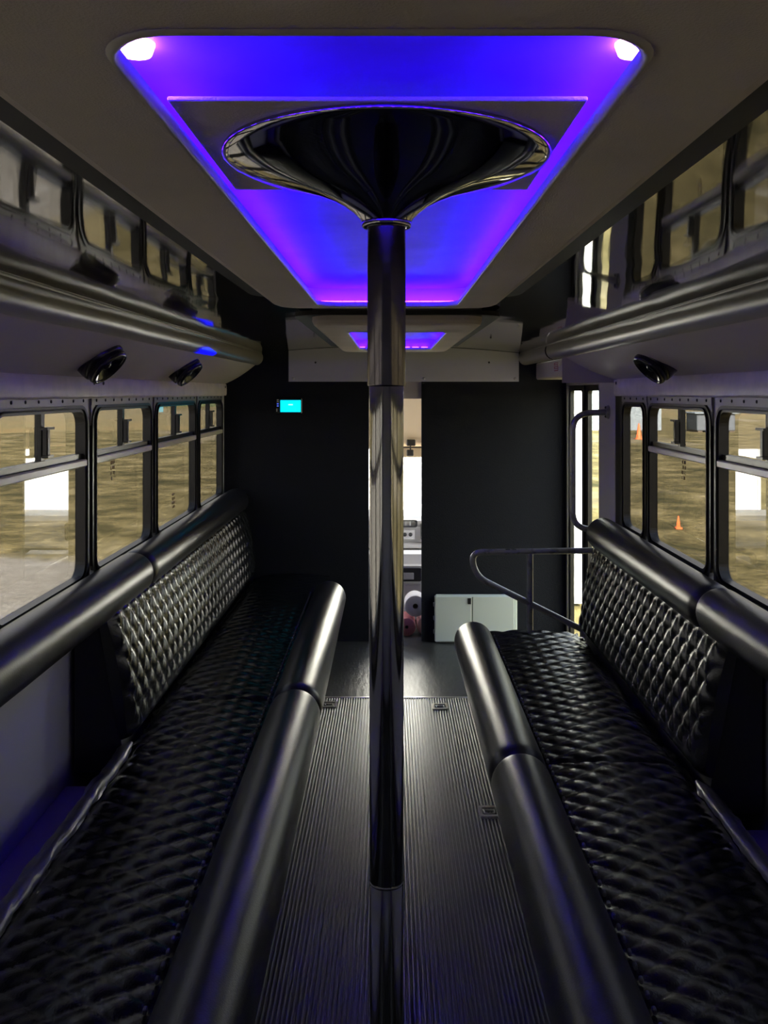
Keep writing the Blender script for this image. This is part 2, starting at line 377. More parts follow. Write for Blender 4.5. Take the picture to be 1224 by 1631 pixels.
WN = [0]
def window(side, y0, y1, label, divider=True, decal=None, latch_y=.5):
    WN[0] += 1; sx = -1 if side == 'L' else 1; X = XL if side == 'L' else XR
    def xx(d): return X+sx*d              # d > 0 goes outwards
    w = struct_root('window_%d' % WN[0], (X, (y0+y1)/2, WB), label, 'window')
    zt = WT-.032; fw = .042
    oo = rrect(y0, y1, WB, zt, .075, 7); ii = rrect(y0+fw, y1-fw, WB+fw, zt-.022, .05, 7)
    m = MB(); m.ring(oo, ii, 'x', xx(-.016), xx(.020)); obj('window_frame', m, 'frame_black', w)
    i2 = rrect(y0+fw*.55, y1-fw*.55, WB+fw*.55, zt-.010, .062, 7); i3 = rrect(y0+fw*.75, y1-fw*.75, WB+fw*.75, zt-.014, .055, 7)
    m = MB(); m.ring(i2, i3, 'x', xx(-.022), xx(-.014)); obj('gasket', m, 'rubber', w)
    m = MB()
    m.prism([(y0, zt+.004), (y0, zt-.076), (y0+.006, zt-.046), (y0+.022, zt-.016), (y0+.05, zt), (y0+.08, zt+.004)], 'x', xx(-.010), xx(.02))
    m.prism([(y1, zt+.004), (y1, zt-.076), (y1-.006, zt-.046), (y1-.022, zt-.016), (y1-.05, zt), (y1-.08, zt+.004)], 'x', xx(-.010), xx(.02))
    m.box(xx(-.012), xx(.02), y0, y1, zt, WT); fl = obj('top_flange', m, 'alu_dull', w)
    n = max(2, int((y1-y0)/.095))
    for k in range(n):
        yy = y0+(k+.5)*(y1-y0)/n; s = MB(); s.lathe([(0, .004), (.005, .003), (.006, 0)], (xx(-.012), yy, zt+.017), (-sx, 0, 0), 8); obj('screw', s, 'screw', fl)
    a0, a1, b0, b1 = y0+fw, y1-fw, WB+fw, zt-.022
    zr = Z(-.24)
    if divider:
        m = MB(); m.box(xx(-.004), xx(.02), a0-.01, a1+.01, zr, zr+.020); obj('mid_rail', m, 'frame_black', w)
        m = MB(); m.box(xx(-.020), xx(.012), a0-.016, a1+.016, zr-.026, zr, .004); tag(obj('rail_ledge', m, 'white_rail', w), 'pale ledge below the sliding panes')
        yd = a0+(a1-a0)*latch_y
        m = MB(); m.box(xx(.0), xx(.022), yd-.014, yd+.014, zr+.018, b1+.004); dv = obj('divider', m, 'frame_black', w)
        m = MB(); zc = (zr+b1)/2-.005; m.box(xx(-.020), xx(.0), yd-.012, yd+.012, zc-.045, zc+.045, .004); m.box(xx(-.026), xx(-.006), yd-.030, yd+.030, zc+.040, zc+.048); m.box(xx(-.026), xx(-.006), yd-.024, yd+.024, zc-.050, zc-.042); obj('latch', m, 'frame_black', dv)
        m = MB(); m.box(xx(.010), xx(.013), a0-.005, yd+.012, zr+.010, b1+.005); obj('pane', m, 'glass', w)
        m = MB(); m.box(xx(.018), xx(.021), yd-.012, a1+.005, zr+.010, b1+.005); obj('pane', m, 'glass', w)
        m = MB(); m.box(xx(.013), xx(.016), a0-.005, a1+.005, b0-.005, zr-.010); lp = obj('pane', m, 'glass', w)
        if decal:
            dy, dz, ww, hh = decal; m = MB(); rd = random.Random(int(dy*100))
            for ln in range(4):
                zc = dz+hh/2-(ln+.5)*hh/4; t = dy-ww/2
                while t < dy+ww/2-.004:
                    l = min(.004+rd.random()*.006, dy+ww/2-t)
                    if rd.random() > .25: m.box(xx(.0122), xx(.0128), t, t+l, zc-hh*.075-rd.random()*.002, zc+hh*.075)
                    t += l+.002
            tag(obj('window_sticker', m, 'decal', lp), 'small four-line faded lettering stuck to the glass')
    else:
        m = MB(); m.box(xx(.013), xx(.016), a0-.005, a1+.005, b0-.005, b1+.005); obj('pane', m, 'glass', w)
    return w
LL = ['left window behind the camera, farthest back', 'left window behind the camera, next to the last', 'left window beside the camera, out of view', 'left window just ahead of the camera, out of view',
      'nearest left window in view, cut by the left edge of the picture', 'second left window, with small lettering under its rail',
      'third left window, with faint lettering low on the glass', 'farthest left window, narrow, touching the partition']
DL = {5: (3.56, Z(-.315), .055, .085), 6: (4.56, Z(-.56), .055, .085)}
for i, (a, c) in enumerate(LW): window('L', a, c, LL[i], True, DL.get(i), .52)
RL = ['right window behind the camera, farthest back', 'right window behind the camera, next to the last', 'right window beside the camera, out of view', 'right window just ahead of the camera, out of view', 'nearest right window in view, cut by the right edge of the picture',
      'second right window from the right edge, with an orange cone behind it', 'narrow right window without a rail, next to the entry door']
for i, (a, c) in enumerate(RW): window('R', a, c, RL[i], i < 6, (3.57, Z(-.315), .055, .085) if i == 5 else None, .5)

# ------------------------------------------------------------------ entry door (folding, two leaves)
dr = struct_root('door_1', (XR, 5.37, -.5), 'folding entry door with two tall glass leaves at the front right', 'door')
zt, zb = Z(.075), -.48
m = MB(); m.box(XR-.01, XR+.035, DY0, DY0+.03, zb, zt); m.box(XR-.01, XR+.035, DY1-.03, DY1, zb, zt); m.box(XR-.01, XR+.035, DY0+.03, DY1-.03, zt-.03, zt); obj('door_frame', m, 'alu_dull', dr)
for (a, c, ga, gc) in ((4.93, 5.345, 4.945, 5.265), (5.375, 5.81, 5.435, 5.775)):
    m = MB(); m.ring(rrect(a, c, zb+.01, zt-.03, .01, 3), rrect(ga, gc, zb+.12, zt-.065, .02, 3), 'x', XR+.005, XR+.030); lf = obj('door_leaf', m, 'frame_black', dr)
    m = MB(); m.box(XR+.016, XR+.020, ga-.004, gc+.004, zb+.11, zt-.06); obj('pane', m, 'glass_clear', lf)
m = MB(); m.box(XR-.004, XR+.02, 5.335, 5.385, zb+.02, zt-.035); obj('centre_seal', m, 'rubber', dr)

# ------------------------------------------------------------------ rear wall, roof
m = MB(); m.box(XL-.05, XR+.05, YB-.05, YB, -.06, Z(.40)); struct('wall_back', m, 'wall_panel', 'plain grey rear wall of the bus behind the camera', 'wall')
m = MB(); m.box(XL-.07, XR+.07, YB-.08, YP+.1, Z(.34), Z(.42)); struct('roof', m, 'body_white', 'outer roof of the bus above the ceiling', 'roof')

# ------------------------------------------------------------------ glossy ceiling, fairings, soffits, bands
c = MB(); xs = [-.885+i*(1.775/28) for i in range(29)]
c.grid([[(x, y, ceil_h(x)) for x in xs] for y in [YB+i*(YP-YB)/60 for i in range(61)]])
struct('ceiling', c, 'ceiling_gloss', 'dark glossy ceiling that mirrors the windows', 'ceiling')
def fairing(sx, off, y0, y1, n, label):
    """bullnose running along the ceiling edge, profile as (distance from the centre line, height)"""
    pr = [(.004, .272), (-.004, .262), (-.012, .248), (-.014, .232), (-.011, .215), (-.003, .200), (.010, .189), (.026, .183), (.045, .184)]
    f = MB(); k = max(2, int((y1-y0)/.12))
    f.grid([[(sx*(off+d), y0+(y1-y0)*i/k, Z(h)+.0018*fbm(y0+(y1-y0)*i/k, h*4, sx, 2.3)) for d, h in pr] for i in range(k+1)])
    struct('trim_%d' % n, f, 'fairing_gloss', label, 'ceiling trim')
fairing(-1, .865, YB, YP, 1, 'glossy grey rounded fairing along the left ceiling edge')
fairing(1, .875, YB, 4.86, 2, 'glossy grey rounded fairing along the right ceiling edge')
fairing(1, .872, 4.88, YP, 3, 'short end section of the right fairing above the entry door')
def strip(sx, x, n, label):
    f = MB(); f.tube([(sx*x, YB, Z(.262)), (sx*x, YP, Z(.262))], .004, 10); struct('trim_%d' % n, f, 'alu_dull', label, 'ceiling trim')
strip(-1, .862, 4, 'thin bright strip between the left fairing and the glossy ceiling')
strip(1, .872, 5, 'thin bright strip between the right fairing and the glossy ceiling')
def soffit(a, b, y0, y1, n, label):
    f = MB(); k = 30
    f.grid([[(a[0]+(b[0]-a[0])*t, y0+(y1-y0)*i/k, a[1]+(b[1]-a[1])*t-.012*math.sin(math.pi*t)) for t in (0, .25, .5, .75, 1)] for i in range(k+1)])
    struct('trim_%d' % n, f, 'soffit', label, 'soffit')
soffit((-.900, Z(.186)), (XL+.004, Z(.055)), YB, YP, 6, 'sloping grey panel above the left windows that carries two speakers')
soffit((.912, Z(.186)), (XR-.004, Z(.068)), YB, 4.60, 7, 'sloping grey panel above the right windows that carries one speaker')
m = MB(); m.box(.90, XR, 4.60, 4.605, Z(.05), Z(.30)); struct('trim_8', m, 'soffit', 'end plate of the right sloping panel beside the entry door', 'soffit')
def band(X, sx, y0, y1, z0, z1, n, label, joints):
    f = MB(); ys = [y0]+joints+[y1]
    root = struct_root('trim_%d' % n, (X, (y0+y1)/2, z0), label, 'wall trim')
    for i in range(len(ys)-1):
        q = MB(); a, b_ = ys[i]+.0015, ys[i+1]-.0015; k = max(2, int((b_-a)/.05)); rows = []
        for j in range(k+1):
            y = a+(b_-a)*j/k; pf = [(0, z0-.004), (.014, z0-.006), (.018, z0+.004), (.018, (z0+z1)/2), (.016, z1-.006), (0, z1)]
            rows.append([(X-sx*(d+(.0016*fbm(y, zz, 3, 14) if d > .01 else 0)), y, zz+.002*fbm(y, 0, zz, 5)) for d, zz in pf])
        q.grid(rows, True, False); bb = obj('band_panel', q, 'band_vinyl', root)
        for yy in (a+.05, b_-.05):
            s = MB(); s.lathe([(0, .004), (.007, .003), (.009, 0)], (X-sx*.018, yy, z1-.022), (-sx, 0, 0), 10); obj('screw', s, 'screw', bb)
band(XL, -1, YB, YP, Z(-.016), Z(.058), 9, 'pale padded vinyl band above the left windows', [1.2, 3.30])
band(XR, 1, YB, 4.57, Z(-.012), Z(.070), 10, 'pale padded vinyl band above the right windows', [.9, 2.62])
# header box over the entry door, with a small red sticker
hb = struct_root('trim_11', (1.08, 5.3, Z(.085)), 'grey header box over the entry door with a small red sticker', 'door header')
m = MB(); m.box(.975, XR-.002, 4.78, YP-.005, Z(.085), Z(.195), .008); obj('header_body', m, 'soffit', hb)
m = MB()
m.box(.9735, .9745, 5.10, 5.22, Z(.125), Z(.175)); st = obj('sticker', m, 'sticker_red', hb)
m = MB()
for k in range(4): m.box(.9725, .9732, 5.11, 5.21-.02*(k % 2), Z(.132+.011*k), Z(.137+.011*k))
obj('sticker_lettering', m, 'sticker_white', st)
m = MB(); m.tube(bend([(1.00, 4.85, Z(.19)), (.968, 4.95, Z(.17)), (.968, 5.05, Z(.16)), (1.0, 5.1, Z(.15))], .03), .008, 8); obj('cable', m, 'soffit', hb)

# ------------------------------------------------------------------ partition with doorway
DX0, DX1, DZ = -.143, .209, Z(-.042)
pw = struct_root('wall_front', (0, YP, 0), 'black partition wall with a narrow doorway to the driver cab', 'wall')
m = MB(); m.box(XL, DX0, YP, YP+.035, 0, Z(.31)); tag(obj('partition_panel', m, 'black_board', pw), 'black board left of the doorway')
m = MB(); m.box(DX1, 1.16, YP, YP+.035, -.5, Z(.31)); tag(obj('partition_panel', m, 'black_board', pw), 'black board right of the doorway')
m = MB(); m.box(DX0, DX1, YP+.02, YP+.05, DZ, Z(.31)); obj('lintel', m, 'soffit', pw)
m = MB(); m.box(1.16, XR, YP-.02, YP+.035, -.5, Z(.09)); obj('corner_post', m, 'black_board', pw)
cp = thing('cover_plate', (.09, YP, Z(.07)), 'pale metal cover plate screwed across the top of the partition', 'panel')
m = MB(); m.prism([(-.680, Z(.072)), (.860, Z(.072))]+[(.860-1.54*i/16, ceil_h(.860-1.54*i/16)-.002) for i in range(17)], 'y', YP-.006, YP-.001); obj('plate', m, 'white_metal', cp)
for x in (-.65, -.14, .225, .834):
    s = MB(); s.lathe([(0, .005), (.008, .004), (.010, 0)], (x, YP-.006, Z(.092)), (0, -1, 0), 12); obj('screw', s, 'screw_bright', cp)
for x in (-.50, .66):
    s = MB(); s.lathe([(0, .004), (.006, .003), (.007, 0)], (x, YP-.006, Z(.20)), (0, -1, 0), 10); obj('screw', s, 'screw', cp)

dsp = thing('control_display', (-.675, YP, Z(-.14)), 'small wall display with a glowing cyan screen on the black partition', 'display')
m = MB(); m.box(-.765, -.588, YP-.022, YP-.001, Z(-.145), Z(-.036), .006); obj('housing', m, 'plastic_black', dsp)
m = MB(); m.box(-.733, -.597, YP-.0235, YP-.022, Z(-.131), Z(-.052)); sc_ = obj('screen', m, 'screen', dsp)
m = MB(); m.box(-.680, -.650, YP-.0242, YP-.0236, Z(-.085), Z(-.079)); obj('screen_text', m, 'screen_text', sc_)
for k, hh in enumerate((-.050, -.062, -.076, -.090)):
    m = MB(); m.box(-.756, -.744, YP-.0245, YP-.022, Z(hh-.004), Z(hh+.003)); obj('button', m, 'screen_button' if k > 1 else 'sticker_white', dsp)
m = MB(); m.box(-.760, -.753, YP-.025, YP-.022, Z(-.128), Z(-.108)); obj('switch', m, 'sticker_white', dsp)

# ------------------------------------------------------------------ LED ceiling boxes
def led_box(root, ox0, ox1, oy0, oy1, ix0, ix1, iy0, iy1, zb, orad, irad, spacing, pucks=()):
    zt = Z(.292); L = lambda r, z: [(p[0], p[1], z) for p in r]
    o1 = rrect(ox0, ox1, oy0, oy1, orad, 8); o2 = rrect(ox0+.006, ox1-.006, oy0+.006, oy1-.006, orad-.006, 8); o3 = rrect(ox0+.02, ox1-.02, oy0+.02, oy1-.02, orad-.02, 8)
    i1 = rrect(ix0, ix1, iy0, iy1, irad, 8); cv = .040; c1 = rrect(ix0-cv, ix1+cv, iy0-cv, iy1+cv, irad, 8)
    m = MB(); m.grid([L(o1, Z(.33)), L(o1, zb+.018), L(o2, zb+.005), L(o3, zb), L(i1, zb)], False, True); obj('housing', m, 'headliner', root)
    m = MB(); m.ring(rrect(ox0-.064, ox1+.064, oy0-.03, oy1+.03, orad+.03, 8), rrect(ox0+.004, ox1-.004, oy0+.004, oy1-.004, orad, 8), 'z', zb+.034, zb+.05); obj('edge_flange', m, 'rubber', root)
    m = MB(); m.grid([L(i1, zb), L(i1, zb+.010), L(c1, zb+.010), L(c1, zt)], False, True); obj('recess_side', m, 'led_side', root)
    m = MB(); m.grid([L(rrect(ix0-.004, ix1+.004, iy0-.004, iy1+.004, irad, 8), zb-.0005), L(rrect(ix0-.001, ix1+.001, iy0-.001, iy1+.001, irad, 8), zb-.004), L(rrect(ix0+.003, ix1-.003, iy0+.003, iy1-.003, irad, 8), zb-.001), L(rrect(ix0+.002, ix1-.002, iy0+.002, iy1-.002, irad, 8), zb+.010)], True, True); obj('piping', m, 'piping', root)
    m = MB(); m.add(L(rrect(ix0-cv, ix1+cv, iy0-cv, iy1+cv, irad, 8), zt), [tuple(range(36))]); obj('recess_top', m, 'led_top', root)
    # led chips on the ledge around the recess, out of sight from below
    m = MB(); d = .020; zc = zb+.0105
    def chip(x, y): m.box(x-.006, x+.006, y-.006, y+.006, zc, zc+.004)
    y = iy0+.02
    while y < iy1: chip(ix0-d, y); chip(ix1+d, y); y += spacing
    x = ix0
    while x < ix1: chip(x, iy1+d); chip(x+.011, iy1+d); chip(x+.022, iy1+d); chip(x, iy0-d); x += spacing
    tag(obj('led_strip', m, 'led_emit', root), 'blue light strip around the recess', kind='stuff')
    for (px, py) in pucks:
        m = MB(); m.lathe([(0, -.010), (.014, -.009), (.017, 0)], (px, py, zt), (0, 0, 1), 16); obj('led_lamp', m, 'led_hot', root)
HB = Z(.24)
b1 = thing('led_ceiling_box', (-.013, 1.15, HB), 'large padded ceiling box with a blue lit recess around the pole', 'ceiling light', 'blue lit ceiling boxes')
led_box(b1, -.329, .302, -.30, 2.53, -.199, .184, .583, 2.43, HB, .09, .055, .036, [(-.214, .735), (.205, .735)])
m = MB(); m.box(-.192, .170, .755, 1.088, HB+.0105, HB+.0145, .001); tag(obj('pole_plate', m, 'headliner', b1), 'flat padded plate across the recess holding the pole')
b2 = thing('led_ceiling_box', (.03, 4.15, HB), 'small padded ceiling box with a purple lit recess near the partition', 'ceiling light', 'blue lit ceiling boxes')
led_box(b2, -.285, .335, 3.12, 5.25, -.170, .225, 3.46, 4.90, HB, .09, .045, .05)

# ------------------------------------------------------------------ dance pole with funnel
PX, PY = -.004, .93
pole = thing('dance_pole', (PX, PY, 0), 'chrome pole with a wide black mirror funnel under the ceiling box', 'pole')
pf = [(.171, .2435), (.172, .2405), (.1705, .2375), (.165, .2345), (.150, .2290), (.130, .2225), (.110, .2165), (.090, .2105), (.072, .2045), (.056, .1975), (.044, .1905), (.035, .1835), (.0285, .1770), (.0262, .1735)]
m = MB(); m.lathe([(r_, Z(h+.0065)) for r_, h in pf], (PX, PY, 0), (0, 0, 1), 96); m.lathe([(.02, Z(.25)), (.171, Z(.25))], (PX, PY, 0), (0, 0, 1), 96); obj('funnel', m, 'chrome_cone', pole)
m = MB(); m.lathe([(.020, .1735), (.0255, .1735), (.0262, .1725), (.0262, .1690), (.0250, .1675), (.0205, .1675)], (PX, PY, EYE+.0065), (0, 0, 1), 48); obj('collar', m, 'chrome', pole)
m = MB(); m.lathe([(.0203, .176), (.0203, .008), (.0196, .0062), (.0180, .0062)], (PX, PY, EYE), (0, 0, 1), 48); obj('upper_sleeve', m, 'chrome_satin', pole)
m = MB(); m.lathe([(.0181, .02), (.0181, -.515), (.0176, -.5165), (.0176, -.5175), (.0178, -.519), (.0178, -1.655)], (PX, PY, EYE), (0, 0, 1), 48); obj('tube', m, 'chrome', pole)
m = MB(); m.lathe([(.0182, -.5145), (.0186, -.5160), (.0182, -.5175)], (PX, PY, EYE), (0, 0, 1), 48); obj('joint_ring', m, 'chrome', pole)
m = MB(); m.lathe([(.0, .016), (.022, .016), (.030, .014), (.07, .012), (.075, .009), (.075, .0085)], (PX, PY, 0), (0, 0, 1), 48); obj('base_plate', m, 'chrome', pole)

# ------------------------------------------------------------------ benches
PA, PC = .088, .125            # diamond size along the bench and across it
def quilt(u, v):
    a = u/PC+v/PA; c = u/PC-v/PA
    s = abs(math.sin(math.pi*a/1.0))*abs(math.sin(math.pi*c/1.0))
    return s**.42
def bolster(sx, cx, cz, r, y0, y1, seed):
    """stuffed roll along y with rounded ends and slight slack"""
    m = MB(); rows = []; n = max(10, int((y1-y0)/.03)); e = .045
    ys = [y0+e*(1-math.cos(math.pi/2*k/5)) for k in range(5)]
    L_ = y1-y0-2*e
    ys += [y0+e+L_*k/n for k in range(n+1)] + [y1-e*(1-math.cos(math.pi/2*k/5)) for k in range(4, -1, -1)]
    seg = 36
    for y in ys:
        d = min(y-y0, y1-y); q = 1.0 if d >= e else math.sqrt(max(0, 1-(1-d/e)**2))
        k = r*(.70+.30*q); k *= 1+.012*fbm(y, seed, 0, 1.7)
        dz = .004*fbm(y, seed, 5, .9)
        rows.append([(cx+math.cos(t)*k*(1+.010*fbm(math.cos(t)*2, y*2.5, math.sin(t)*2+seed, 1)), y, cz+dz+math.sin(t)*k*(1+.010*fbm(math.cos(t)*2, y*2.5, math.sin(t)*2+seed+9, 1))) for t in (2*math.pi*j/seg for j in range(seg))])
    m.grid(rows, True, True, True); return m
def seat_cushion(sx, xa, xw, z, y0, y1, n_len, wrinkle):
    """quilted pad: xa aisle side, xw wall side (signed), rolled outer edge"""
    wdt = abs(xw-xa); rr = .030; na = 62
    svals = [wdt*i/na for i in range(na+1)]
    roll = [(k/6) for k in range(1, 7)]
    rows = []; ny = int((y1-y0)/n_len)
    for j in range(ny+1):
        y = y0+(y1-y0)*j/ny; row = []
        ed = min(y-y0, y1-y); ef = min(1, ed/.02)
        row.append((xa, y, z-.10)); 
        for s in svals:
            wf = min(1, (wdt-s)/.03+.0) if s > wdt-.03 else 1
            q = quilt(s, y)*.0090*max(0, wf)
            crown = .012*math.sin(math.pi*min(1, s/wdt))
            zz = z-.010+q+crown-.016*(1-ef)**2+.004*fbm(s, y, 2, 3)
            row.append((xa+sx*s, y, zz))
        for t in roll:
            a = t*math.pi/2; wr = wrinkle*(.016*fbm(y, t, sx, 9)+.010*fbm(y, t*2, sx+4, 21))
            row.append((xa+sx*(wdt+math.sin(a)*rr+wr), y, z-.010-rr*(1-math.cos(a))+wr*.6+.004*fbm(wdt, y, 2, 3)))
        row.append((xa+sx*(wdt+rr+wrinkle*.012*fbm(y, 1.5, sx, 8)), y, z-.09)); row.append((xa+sx*(wdt+rr-.004), y, z-.13))
        rows.append(row)
    m = MB(); m.grid(rows); 
    m.add(rows[0], [tuple(range(len(rows[0])))]); m.add(rows[-1], [tuple(range(len(rows[-1])))[::-1]])
    return m
def back_panel(sx, p0, p1, y0, y1, n_len):
    """quilted back from p0 (bottom x,z) to p1 (top x,z)"""
    dx, dz = p1[0]-p0[0], p1[1]-p0[1]; L_ = math.hypot(dx, dz); nx, nz = -sx*dz/L_*1.0, sx*dx/L_
    if nx*sx > 0: nx, nz = -nx, -nz
    nv = 58; ny = int((y1-y0)/n_len); rows = []
    for j in range(ny+1):
        y = y0+(y1-y0)*j/ny; ed = min(y-y0, y1-y); row = [(p0[0]-nx*.05, y, p0[1]-nz*.05)]
        for i in range(nv+1):
            v = L_*i/nv; ev = min(v, L_-v); mask = min(1, ed/.02)**.5 if ed < .02 else 1
            roll = -.022*max(0, 1-ed/.028)**2-.018*max(0, 1-ev/.03)**2
            h = quilt(v+.02, y)*.0150*min(1, ev/.012+.25)*mask+roll+.012*math.sin(math.pi*v/L_)
            row.append((p0[0]+dx*v/L_+nx*h, y, p0[1]+dz*v/L_+nz*h))
        row.append((p1[0]-nx*.05, y, p1[1]-nz*.05)); rows.append(row)
    m = MB(); m.grid(rows); m.add(rows[0], [tuple(range(len(rows[0])))]); m.add(rows[-1], [tuple(range(len(rows[-1])))[::-1]])
    return m
def bench(sx, label, fb, bb, seat, back, base_y):
    root = thing('quilted_bench', (sx*.65, 2.5, 0), label, 'bench', 'black quilted benches along the two sides')
    (fx, fz, fr, fsegs) = fb; (bx, bz, br, bsegs) = bb; (xa, xw, sz, ssegs) = seat; (p0, p1, by0, by1) = back
    m = MB(); m.box(fx+sx*.03, xw, base_y[0], base_y[1], 0, sz-.11); obj('base', m, 'bench_base', root)
    for i, (a, c) in enumerate(ssegs):
        m = seat_cushion(sx, xa, xw, sz, a, c, .0085, 1.0); obj('seat_cushion', m, 'vinyl_quilt', root)
    m = back_panel(sx, p0, p1, by0, by1, .0080); bk = obj('backrest', m, 'vinyl_quilt', root)
    wx = XL if sx < 0 else XR
    m = MB(); m.prism([(p0[0]+sx*.03, sz-.11), (wx-sx*.022, sz-.11), (wx-sx*.022, bz-.02), (p1[0]+sx*.03, p1[1]-.01)], 'y', by0+.005, by1-.005); obj('back_box', m, 'bench_base', root)
    for i, (a, c) in enumerate(fsegs):
        m = bolster(sx, fx, fz, fr, a, c, i*3.1+sx); obj('front_bolster', m, 'vinyl', root)
    for i, (a, c) in enumerate(bsegs):
        m = bolster(sx, bx, bz, br, a, c, i*5.3+sx+20); obj('back_bolster', m, 'vinyl', root)
    return root
left = bench(-1, 'long black quilted bench along the left wall with padded rolls',
      (-.366, .435, .100, [(-.40, 1.46), (1.47, 3.385), (3.39, 5.30)]),
      (-1.022, .945, .084, [(-.40, 1.55), (1.56, 3.515), (3.52, 5.86)]),
      (-.40, -.865, .465, [(-.4, 1.50), (1.505, 3.44), (3.445, 5.80)]),
      ((-.885, .475), (-.965, .915), 3.03, 5.78), (-.4, 5.80))
right = bench(1, 'shorter black quilted bench along the right wall behind the grab rail',
      (.407, .448, .094, [(-.40, 1.21), (1.22, 2.765), (2.77, 4.345)]),
      (1.070, .950, .082, [(-.40, 1.30), (1.31, 2.875), (2.88, 4.46)]),
      (.44, .925, .465, [(-.4, 1.30), (1.305, 2.855), (2.86, 4.42)]),
      ((.955, .475), (1.040, .915), 2.73, 4.44), (-.4, 4.38))
# loose vinyl fold along the wall edge of the seats, past the end of the backrest
for root, sx, x0, y1 in ((left, -1, -.892, 3.02), (right, 1, .950, 2.72)):
    m = MB(); rows = []; n = 150
    for k in range(n+1):
        y = .3+(y1-.3)*k/n; tp = min(1, (y1-y)/.10+.25); row = []
        wv = .006*fbm(y, sx, 0, 3)+.004*fbm(y, sx, 4, 11)
        for q in range(9):
            a = math.pi*(.98-1.05*q/8); rr = .021*tp*(1+.30*fbm(y, q*.35, sx, 16 if sx > 0 else 10)+.18*fbm(y, q*.6, sx+3, 34))
            row.append((x0+wv-sx*math.cos(a)*rr*1.15, y, .462+.004*fbm(y, 0, sx, 4)+math.sin(a)*rr*.9))
        rows.append(row)
    m.grid(rows); tag(obj('edge_fold', m, 'vinyl_edge', root), 'loose shiny vinyl fold along the wall edge of the seat')
# stitching dots where the seat meets the front roll
for root, x, y1 in ((left, -.472, 5.25), (right, .508, 4.32)):
    m = MB(); y = .9
    while y < y1:
        m.box(x-.004, x+.004, y-.008, y+.006, .470, .4815, .002); y += .044
    tag(obj('stitching', m, 'stitch', root), 'pale stitches along the front roll', kind='stuff')

# wheel-well ledges under the windows beside the seats, purple glow painted into their colour
m = MB(); m.box(XL, -1.005, YB, 3.00, 0, .325, .01); tag(obj('trim_12', m, 'ledge_glow_paint'), 'carpeted ledge between the left wall and the bench, purple glow painted into its colour', 'ledge', kind='structure')
m = MB(); m.box(1.065, XR, YB, 2.70, 0, .325, .01); tag(obj('trim_13', m, 'ledge_glow_paint'), 'carpeted ledge between the right wall and the bench, in the same painted purple glow', 'ledge', kind='structure')

# ------------------------------------------------------------------ speakers
def speaker(x, y, z, nrm, label):
    s = thing('speaker', (x, y, z), label, 'speaker', 'round black speakers on the sloping panels'); n = Vector(nrm).normalized(); o = Vector((x, y, z))
    m = MB(); m.lathe([(.0, -.05), (.082, -.05), (.083, .006), (.080, .026), (.074, .030)], o, n, 40); obj('pod', m, 'plastic_black', s)
    m = MB(); m.lathe([(.074, .028), (.076, .044), (.071, .055), (.064, .057), (.060, .050), (.058, .044)], o, n, 40); obj('rim', m, 'plastic_black', s)
    m = MB(); m.lathe([(.060, .050), (.052, .046), (.036, .034), (.024, .030)], o, n, 40); obj('cone', m, 'speaker_cone', s)
    m = MB(); m.lathe([(.024, .030), (.020, .040), (.010, .046), (.0, .048)], o, n, 24); obj('tweeter', m, 'plastic_black', s)
speaker(-1.000, 3.02, Z(.118), (.70, -.06, -.71), 'near round black speaker above the left windows')
speaker(-1.000, 4.25, Z(.118), (.70, -.06, -.71), 'far round black speaker above the left windows, closer to the partition')
speaker(1.050, 3.46, Z(.122), (-.70, -.06, -.71), 'single round black speaker above the right windows')

bl = thing('fairing_glint', (-.852, 4.17, Z(.21)), 'small glowing blue patch imitating a reflection on the left fairing near the partition', 'imitated reflection')  # glowing patch added in place of a blue LED reflection
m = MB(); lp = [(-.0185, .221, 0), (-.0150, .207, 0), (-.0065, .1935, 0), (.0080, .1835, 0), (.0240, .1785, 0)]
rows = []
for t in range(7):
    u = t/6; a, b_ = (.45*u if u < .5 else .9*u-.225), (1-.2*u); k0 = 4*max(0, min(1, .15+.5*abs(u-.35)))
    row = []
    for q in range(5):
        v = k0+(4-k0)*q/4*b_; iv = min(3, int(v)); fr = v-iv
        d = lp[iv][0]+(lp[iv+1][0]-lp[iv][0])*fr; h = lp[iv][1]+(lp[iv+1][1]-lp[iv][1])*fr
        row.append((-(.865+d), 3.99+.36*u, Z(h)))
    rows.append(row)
m.grid(rows); m.grid([[(p[0]-.006, p[1], p[2]+.003) for p in r_] for r_ in rows]); obj('lens', m, 'glint_blue', bl)  # not a lamp lens: glowing patch imitating the blue LED reflection

# ------------------------------------------------------------------ grab rails by the entry door
gr = thing('door_grab_handle', (XR, 4.72, .9), 'upright grey tube handle on the pillar beside the entry door', 'grab handle')
m = MB(); m.tube(bend([(XR-.012, 4.70, Z(-.105)), (.985, 4.74, Z(-.115)), (.985, 4.74, Z(-.735)), (XR-.012, 4.70, Z(-.735))], .10, 10), .0165, 16); obj('tube', m, 'rail_tube', gr)
for hh in (-.105, -.735):
    m = MB(); m.lathe([(0, .016), (.03, .014), (.036, .006), (.038, 0)], (XR-.012, 4.70, Z(hh)), (-1, 0, 0), 20); fl = obj('flange', m, 'rail_tube', gr)
    for q in (-.024, .024):
        m = MB(); m.lathe([(0, .018), (.006, .016), (.008, .008)], (XR-.016, 4.70, Z(hh)+q), (-1, 0, 0), 10); obj('bolt', m, 'screw', fl)
st = thing('step_guard_rail', (.75, 4.70, 0), 'looped grey guard rail standing beside the step well behind the right bench', 'guard rail')
m = MB(); m.tube(bend([(XR-.03, 4.70, Z(-.845)), (.43, 4.70, Z(-.855)), (.46, 4.70, Z(-.985)), (1.03, 4.70, Z(-1.27))], .085, 10), .0165, 16); rt = obj('rail_loop', m, 'rail_tube', st)
